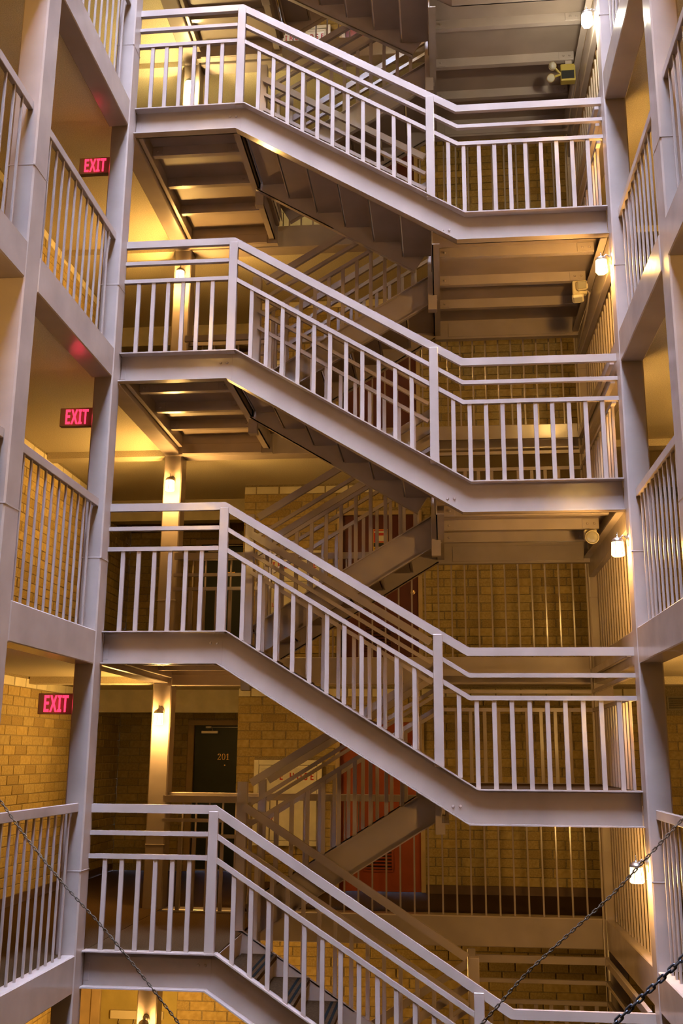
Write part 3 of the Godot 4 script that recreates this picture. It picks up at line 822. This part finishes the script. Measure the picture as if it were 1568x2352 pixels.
# ------------------------------------------------------------------ doors
func build_doors() -> void:
	for k in 5:
		var y := k * H
		var red := k == 0 or k == 4
		var lab: String = ["orange red door with louvres behind the lowest rear flight", "maroon door with a red and yellow warning sign and brass knob", "maroon door behind the third rear flight up", "maroon door behind the fourth rear flight", "red door beside the topmost hose cabinet"][k]
		var t := thing("door_1", lab, "", Vector3(-0.4, y, WALL_Z - 0.05), "", "structure")
		t.remove_meta("category")
		var pm: Material = M.door_red if red else M.door_maroon
		part("panel", MB.new().span(Vector3(-0.885, y, WALL_Z - 0.07), Vector3(0.085, y + 1.955, WALL_Z - 0.025), 0.003).mesh(), pm, t)
		var fr := MB.new().span(Vector3(-0.94, y, WALL_Z - 0.12), Vector3(-0.885, y + 1.955, WALL_Z + 0.02), 0.005).span(Vector3(0.085, y, WALL_Z - 0.12), Vector3(0.14, y + 1.955, WALL_Z + 0.02), 0.005).span(Vector3(-0.94, y + 1.955, WALL_Z - 0.12), Vector3(0.14, y + 2.01, WALL_Z + 0.02), 0.005)
		part("frame", fr.mesh(), M.frame, t)
		# louvred vent low in the door
		var v := part("vent_frame", MB.new().span(Vector3(-0.60, y + 0.22, WALL_Z - 0.03), Vector3(-0.24, y + 0.245, WALL_Z - 0.015), 0.003).span(Vector3(-0.60, y + 0.515, WALL_Z - 0.03), Vector3(-0.24, y + 0.54, WALL_Z - 0.015), 0.003).span(Vector3(-0.60, y + 0.245, WALL_Z - 0.03), Vector3(-0.575, y + 0.515, WALL_Z - 0.015), 0.003).span(Vector3(-0.265, y + 0.245, WALL_Z - 0.03), Vector3(-0.24, y + 0.515, WALL_Z - 0.015), 0.003).mesh(), pm, t)
		part("vent_back", MB.new().span(Vector3(-0.575, y + 0.245, WALL_Z - 0.028), Vector3(-0.265, y + 0.515, WALL_Z - 0.024)).mesh(), M.louvre_dark, v)
		for s in 7:
			put("slat", MB.new().box(Vector3.ZERO, Vector3(0.31, 0.005, 0.026), 0.001, Basis(Vector3(1, 0, 0), 0.6)).mesh(), pm, v, Vector3(-0.42, y + 0.262 + s * 0.039, WALL_Z - 0.016))
		part("knob", MB.new().lathe([Vector2(0.0, 0.06), Vector2(0.018, 0.056), Vector2(0.027, 0.044), Vector2(0.024, 0.032), Vector2(0.01, 0.022), Vector2(0.012, 0.008), Vector2(0.03, 0.004), Vector2(0.03, 0.0)], 14, Transform3D(Basis(Vector3(1, 0, 0), PI / 2), Vector3(0.015, y + 0.955, WALL_Z - 0.025))).mesh(), M.brass, t)
		if k == 1:
			var z := WALL_Z - 0.024
			var sg := thing("warning_sign", "red and yellow warning sign on the maroon door", "sign", Vector3(-0.39, y + 1.42, z))
			part("board", MB.new().span(Vector3(-0.482, y + 1.40, z), Vector3(-0.295, y + 1.775, z + 0.003)).mesh(), M.sign_yellow, sg)
			part("red_header", MB.new().span(Vector3(-0.478, y + 1.60, z + 0.003), Vector3(-0.299, y + 1.77, z + 0.0042)).mesh(), M.red_paint, sg)
			part("black_band", MB.new().span(Vector3(-0.478, y + 1.545, z + 0.003), Vector3(-0.299, y + 1.595, z + 0.0042)).mesh(), M.black, sg)
			part("white_block", MB.new().span(Vector3(-0.43, y + 1.615, z + 0.0042), Vector3(-0.345, y + 1.69, z + 0.005)).mesh(), M.cream, sg)
			part("white_line", MB.new().span(Vector3(-0.47, y + 1.725, z + 0.0042), Vector3(-0.307, y + 1.75, z + 0.005)).mesh(), M.cream, sg)
			part("text_line", MB.new().span(Vector3(-0.47, y + 1.512, z + 0.003), Vector3(-0.31, y + 1.524, z + 0.004)).span(Vector3(-0.45, y + 1.47, z + 0.003), Vector3(-0.33, y + 1.482, z + 0.004)).span(Vector3(-0.45, y + 1.43, z + 0.003), Vector3(-0.34, y + 1.442, z + 0.004)).mesh(), M.black, sg)
		# the numbered door in the recess
		var g := thing("door_2", ["dark green door numbered 201 with a closer, in the recess by the lowest lantern", "dark green door in the recess behind the second landing up, brass digits glinting", "dark green recess door of the third storey up", "dark green recess door of the fourth storey up", "dark green recess door of the topmost storey"][k], "", Vector3(-2.7, y, -5.72), "", "structure")
		g.remove_meta("category")
		part("panel", MB.new().span(Vector3(-3.12, y + 0.01, -5.78), Vector3(-2.22, y + 1.955, -5.735), 0.003).mesh(), M.door_green, g)
		part("frame", MB.new().span(Vector3(-3.21, y, -5.82), Vector3(-3.12, y + 1.955, -5.69), 0.005).span(Vector3(-3.21, y + 1.955, -5.82), Vector3(-2.155, y + 2.025, -5.69), 0.005).span(Vector3(-2.22, y, -5.82), Vector3(-2.155, y + 1.955, -5.69), 0.005).mesh(), M.frame_dark, g)
		part("kick_plate", MB.new().span(Vector3(-3.1, y + 0.01, -5.737), Vector3(-2.24, y + 0.03, -5.73), 0.001).mesh(), M.alu, g)
		var cl := part("door_closer", MB.new().span(Vector3(-3.02, y + 1.84, -5.735), Vector3(-2.78, y + 1.88, -5.685), 0.005).mesh(), M.alu, g)
		part("closer_arm", MB.new().tube([Vector3(-2.86, y + 1.885, -5.70), Vector3(-2.86, y + 1.925, -5.66), Vector3(-2.35, y + 1.93, -5.68)], 0.007, 6).span(Vector3(-2.96, y + 1.915, -5.735), Vector3(-2.88, y + 1.94, -5.69), 0.003).mesh(), M.alu, cl)
		if k == 0:
			fit_text("door_number", "201", "Droid Serif", 0.165, 0.085, 0.006, M.brass, g, Vector3(-2.70, y + 1.525, -5.731))
		else:
			part("number_plate", MB.new().span(Vector3(-2.79, y + 1.48, -5.735), Vector3(-2.62, y + 1.55, -5.731), 0.002).mesh(), M.brass, g)
		part("peephole", MB.new().lathe([Vector2(0.0, 0.006), Vector2(0.01, 0.005), Vector2(0.012, 0.0)], 10, Transform3D(Basis(Vector3(1, 0, 0), PI / 2), Vector3(-2.68, y + 1.41, -5.735))).mesh(), M.brass, g)

# ------------------------------------------------------------------ fire hose cabinets
func build_cabinets() -> void:
	for k in 5:
		var y := k * H
		var t := thing("hose_cabinet", "cream fire hose cabinet with red stencilled lettering on the brick wall, %s" % ORD[k], "cabinet", Vector3(-1.52, y + 0.5, WALL_Z))
		var x0 := -1.935; var x1 := -1.10; var y0 := y + 0.50; var y1 := y + 1.495
		part("body", MB.new().span(Vector3(x0 + 0.01, y0 + 0.01, WALL_Z - 0.02), Vector3(x1 - 0.01, y1 - 0.01, WALL_Z + 0.028)).mesh(), M.gap, t)
		var f := 0.058
		part("frame", MB.new().span(Vector3(x0, y0, WALL_Z), Vector3(x0 + f, y1, WALL_Z + 0.05), 0.004).span(Vector3(x1 - f, y0, WALL_Z), Vector3(x1, y1, WALL_Z + 0.05), 0.004).span(Vector3(x0 + f, y0, WALL_Z), Vector3(x1 - f, y0 + f, WALL_Z + 0.05), 0.004).span(Vector3(x0 + f, y1 - f, WALL_Z), Vector3(x1 - f, y1, WALL_Z + 0.05), 0.004).mesh(), M.cabinet, t)
		var g := 0.005
		var xs := x0 + 0.206
		var upper := y0 + 0.60
		part("side_panel", MB.new().span(Vector3(x0 + f + g, y0 + f + g, WALL_Z + 0.02), Vector3(xs - g, upper - g, WALL_Z + 0.045), 0.004).mesh(), M.cabinet, t)
		var dr := part("lower_door", MB.new().span(Vector3(xs + g, y0 + f + g, WALL_Z + 0.02), Vector3(x1 - f - g, upper - g, WALL_Z + 0.045), 0.004).mesh(), M.cabinet, t)
		var ud := part("upper_door", MB.new().span(Vector3(x0 + f + g, upper, WALL_Z + 0.02), Vector3(x1 - f - g, y1 - f - g, WALL_Z + 0.045), 0.004).mesh(), M.cabinet, t)
		part("door_moulding", MB.new().span(Vector3(x0 + f + 0.03, y1 - f - 0.045, WALL_Z + 0.045), Vector3(x1 - f - 0.03, y1 - f - 0.03, WALL_Z + 0.05), 0.003).span(Vector3(x0 + f + 0.03, upper + 0.03, WALL_Z + 0.045), Vector3(x0 + f + 0.042, y1 - f - 0.045, WALL_Z + 0.05), 0.003).span(Vector3(x1 - f - 0.042, upper + 0.03, WALL_Z + 0.045), Vector3(x1 - f - 0.03, y1 - f - 0.045, WALL_Z + 0.05), 0.003).mesh(), M.cabinet, ud)
		fit_text("lettering", "F I R E   H O S E", "Droid Sans", 0.63, 0.086, 0.003, M.red_paint, ud, Vector3(-1.515, y + 1.305, WALL_Z + 0.047))
		fit_text("small_lettering", "ELEC", "Droid Sans", 0.105, 0.05, 0.002, M.red_paint, t, Vector3(-1.733, y + 0.80, WALL_Z + 0.046))
		part("latch", MB.new().span(Vector3(x0 + 0.07, y + 1.02, WALL_Z + 0.045), Vector3(x0 + 0.10, y + 1.05, WALL_Z + 0.065), 0.003).mesh(), M.black, ud)

# ------------------------------------------------------------------ exit signs
func build_exit_signs() -> void:
	for k in 4:
		var y := k * H
		var t := thing("exit_sign", "glowing red EXIT sign fixed to the left front column, %s of the four" % ORD[k] if k < 3 else "glowing red EXIT sign fixed to the left front column, highest of the four", "sign", Vector3(-2.94, y + 1.885, 0.0), "exit signs")
		part("housing", MB.new().span(Vector3(-3.102, y + 1.885, -0.045), Vector3(-2.755, y + 2.062, 0.012), 0.004).mesh(), M.exit_box, t)
		fit_text("letters", "EXIT", "Droid Sans", 0.216, 0.142, 0.004, M.exit_red, t, Vector3(-2.939, y + 1.975, 0.014))
		var o := OmniLight3D.new()
		o.name = "sign_light"
		o.light_color = lin(1.0, 0.03, 0.08); o.light_energy = 0.012; o.omni_range = 20.0; o.omni_attenuation = 2.0; o.light_size = 0.05; o.shadow_enabled = true
		t.add_child(o)
		o.position = Vector3(-0.003, 0.088, 0.09)

# ------------------------------------------------------------------ emergency lights
func lamp_head(at: Vector3, aim: Vector3, r: float) -> Array:
	var z := aim.normalized()
	var x := Vector3.UP.cross(z).normalized()
	var b := Basis(x, z, x.cross(z))
	var shell := MB.new().lathe([Vector2(0.0, -r * 1.3), Vector2(r * 0.45, -r * 1.2), Vector2(r * 0.85, -r * 0.5), Vector2(r, 0.0), Vector2(r, r * 0.15), Vector2(r * 0.92, r * 0.15)], 16, Transform3D(b, at))
	var lens := MB.new().lathe([Vector2(r * 0.92, r * 0.12), Vector2(r * 0.7, r * 0.3), Vector2(r * 0.35, r * 0.4), Vector2(0.0, r * 0.42)], 16, Transform3D(b, at))
	return [shell, lens]

func build_emergency_lights() -> void:
	var tops := [["yellow emergency light box with two brass coloured lamps under the topmost visible half landing", 8.75], ["twin cream emergency light hung under the half landing in the middle", 6.19], ["emergency light with a round glass lamp under the half landing by the second lantern", 3.60]]
	for k in 3:
		var y: float = tops[k][1]
		var t := thing("emergency_light", tops[k][0], "emergency light", Vector3(1.82, y, -1.1), "emergency lights")
		if k == 0:
			part("housing", MB.new().span(Vector3(1.745, y - 0.12, -1.16), Vector3(1.90, y + 0.085, -1.08), 0.006).mesh(), M.yellow_plastic, t)
			part("black_face", MB.new().span(Vector3(1.75, y - 0.10, -1.08), Vector3(1.885, y + 0.0, -1.076)).mesh(), M.black, t)
			for s in [[Vector3(1.66, y + 0.05, -1.06), Vector3(-0.5, -0.55, 0.6)], [Vector3(1.635, y - 0.10, -1.06), Vector3(-0.3, -0.5, 0.8)]]:
				var h := lamp_head(s[0], s[1], 0.046)
				var lh := part("lamp_head", h[0].mesh(), M.brass, t)
				part("lens", h[1].mesh(), M.lens, lh)
				part("knuckle", MB.new().tube([s[0], Vector3(1.75, y - 0.03, -1.10)], 0.012, 8).mesh(), M.yellow_plastic, t)
		elif k == 1:
			part("housing", MB.new().span(Vector3(1.755, y - 0.05, -1.15), Vector3(1.90, y + 0.10, -1.085), 0.008).mesh(), M.cream_plastic, t)
			for s in [[Vector3(1.845, y + 0.02, -1.045), Vector3(-0.2, -0.25, 1.0), 0.055], [Vector3(1.80, y - 0.11, -1.06), Vector3(-0.1, -0.9, 0.5), 0.05]]:
				var z: Vector3 = s[1].normalized()
				var x := Vector3.UP.cross(z).normalized()
				var b := Basis(x, z.cross(x), z)
				var lh := part("lamp_head", MB.new().box(s[0], Vector3(0.115, 0.10, 0.06), 0.018, b).mesh(), M.cream_plastic, t)
				part("lens", MB.new().box(s[0] + z * 0.03, Vector3(0.085, 0.075, 0.012), 0.005, b).mesh(), M.lens, lh)
				part("knuckle", MB.new().tube([s[0], Vector3(1.83, y, -1.11)], 0.012, 8).mesh(), M.cream_plastic, t)
		else:
			part("housing", MB.new().span(Vector3(1.75, y - 0.0, -1.16), Vector3(1.87, y + 0.09, -1.09), 0.008).mesh(), M.cream_plastic, t)
			var h := lamp_head(Vector3(1.815, y + 0.0, -1.04), Vector3(-0.25, -0.35, 1.0), 0.066)
			var lh := part("lamp_head", h[0].mesh(), M.cream_plastic, t)
			part("lens", h[1].mesh(), M.lens, lh)
			part("knuckle", MB.new().tube([Vector3(1.815, y, -1.06), Vector3(1.81, y + 0.05, -1.12)], 0.012, 8).mesh(), M.cream_plastic, t)
		part("bracket", MB.new().span(Vector3(1.80, y + 0.06, -1.13), Vector3(1.87, y + (0.15 if k == 2 else 0.15), -1.112), 0.002).mesh(), M.steel, t)
	# conduit from the boxes down the inner right column
	var path := []
	for q in [[1.88, 8.70, -1.13], [1.89, 8.64, -1.2], [1.915, 8.6, -1.9], [1.925, 8.55, -2.28], [1.925, 8.3, -2.33], [1.925, 6.3, -2.335], [1.925, 3.0, -2.335], [1.925, 0.0, -2.335], [1.925, -2.5, -2.335], [1.925, GROUND, -2.335]]: path.append(Vector3(q[0], q[1], q[2]))
	tag(part("conduit", MB.new().tube(path, 0.011, 8).mesh(), M.steel, self), "thin painted conduit running down the front of the inner right column", "conduit")
	tag(part("conduit", MB.new().tube([Vector3(1.89, 6.2, -1.12), Vector3(1.925, 6.17, -1.13), Vector3(1.92, 6.05, -1.3), Vector3(1.925, 5.98, -1.9), Vector3(1.925, 5.95, -2.2), Vector3(1.925, 5.85, -2.315)], 0.011, 8).mesh(), M.steel, self), "short bent conduit from the twin cream emergency light to the column", "conduit")

# ------------------------------------------------------------------ small things
func build_small_things() -> void:
	for k in 5:
		var y := k * H
		var t := thing("vent_grille", "dark slatted vent grille high on the brick wall of the right walkway, %s" % ORD[k], "vent", Vector3(3.26, y + 2.1, WALL_Z))
		part("frame", MB.new().span(Vector3(3.03, y + 2.11, WALL_Z - 0.01), Vector3(3.49, y + 2.128, WALL_Z + 0.015), 0.003).span(Vector3(3.03, y + 2.255, WALL_Z - 0.01), Vector3(3.49, y + 2.273, WALL_Z + 0.015), 0.003).span(Vector3(3.03, y + 2.128, WALL_Z - 0.01), Vector3(3.048, y + 2.255, WALL_Z + 0.015), 0.003).span(Vector3(3.472, y + 2.128, WALL_Z - 0.01), Vector3(3.49, y + 2.255, WALL_Z + 0.015), 0.003).mesh(), M.vent, t)
		part("back", MB.new().span(Vector3(3.048, y + 2.128, WALL_Z - 0.02), Vector3(3.472, y + 2.255, WALL_Z - 0.008)).mesh(), M.gap, t)
		for s in 6: put("slat", MB.new().box(Vector3.ZERO, Vector3(0.424, 0.004, 0.02), 0.001, Basis(Vector3(1, 0, 0), 0.6)).mesh(), M.vent, t, Vector3(3.26, y + 2.14 + s * 0.021, WALL_Z + 0.002))
	# things on the lobby wall under the lowest landing
	var b := thing("coat_rack", "cream board with hooks on the olive lobby wall under the lowest landing", "coat rack", Vector3(-3.2, -1.45, WALL_Z))
	part("board", MB.new().span(Vector3(-3.56, -1.452, WALL_Z), Vector3(-2.93, -1.362, WALL_Z + 0.05), 0.004).mesh(), M.cream_plastic, b)
	for x in [-3.45, -3.27, -3.09]:
		part("hook", MB.new().tube([Vector3(x, -1.452, WALL_Z + 0.03), Vector3(x - 0.01, -1.50, WALL_Z + 0.035), Vector3(x + 0.03, -1.54, WALL_Z + 0.06), Vector3(x + 0.06, -1.50, WALL_Z + 0.08)], 0.006, 6).mesh(), M.pewter, b)

# ------------------------------------------------------------------ chains
func link_mesh(pitch: float, wire: float) -> ArrayMesh:
	var path := []
	var hl := pitch * 0.5 + wire * 0.85
	var r := wire * 1.75
	for k in 12:
		var a := TAU * k / 12 + TAU / 24
		path.append(Vector3(cos(a) * r + signf(cos(a)) * (hl - r), sin(a) * r, 0))
	return MB.new().tube(path, wire, 6, true).mesh()

func chain(label: String, pts: Array, pitch: float, wire: float, m: Material) -> void:
	var t := thing("chain", label, "chain", pts[0])
	var cv := Curve3D.new()
	cv.bake_interval = 0.01
	for k in pts.size():
		var d: Vector3 = (pts[mini(k + 1, pts.size() - 1)] - pts[maxi(k - 1, 0)]) / 6.0
		cv.add_point(pts[k], -d, d)
	var lm := link_mesh(pitch, wire)
	var n := int(cv.get_baked_length() / pitch)
	for k in n:
		var p := cv.sample_baked(k * pitch); var q := cv.sample_baked(minf((k + 1) * pitch, cv.get_baked_length()))
		var x := (q - p).normalized()
		var z := x.cross(Vector3(0.2, 0.9, 0.3)).normalized()
		var b := Basis(x, z.cross(x), z) * Basis(Vector3(1, 0, 0), (PI / 2 if k % 2 else 0.0) + PI / 4 + rng.randf_range(-0.25, 0.25))
		put("link", lm, m, t, (p + q) / 2, b)

func build_chains() -> void:
	var a := []
	for q in [[-2.575, 1.355], [-2.496, 1.261], [-2.285, 1.016], [-2.019, 0.744], [-1.748, 0.493], [-1.483, 0.223], [-1.252, -0.028], [-0.85, -0.45], [-0.36, -0.95]]: a.append(Vector3(q[0], q[1], 2.0))
	chain("steel chain slanting down from the left, crossing the lowest landing", a, 0.0265, 0.0034, M.chain)
	var b := []
	for q in [[1.953, 1.49], [1.703, 1.231], [1.48, 1.007], [1.279, 0.809], [1.008, 0.578], [0.788, 0.383], [0.557, 0.141], [0.1, -0.35], [-0.34, -0.95]]: b.append(Vector3(q[0], q[1], 2.5 if q[0] > 0.3 else (2.3 if q[0] > 0 else 2.0)))
	chain("steel chain slanting down from the right, passing the lowest lantern", b, 0.0265, 0.0035, M.chain)
	var c := []
	for q in [[1.95, 1.50], [1.232, 0.855], [1.104, 0.742], [0.974, 0.627], [0.6, 0.29]]: c.append(Vector3(q[0], q[1], 4.5))
	chain("darker nearer chain in the bottom right corner of the photo", c, 0.0265, 0.0043, M.chain_dark)
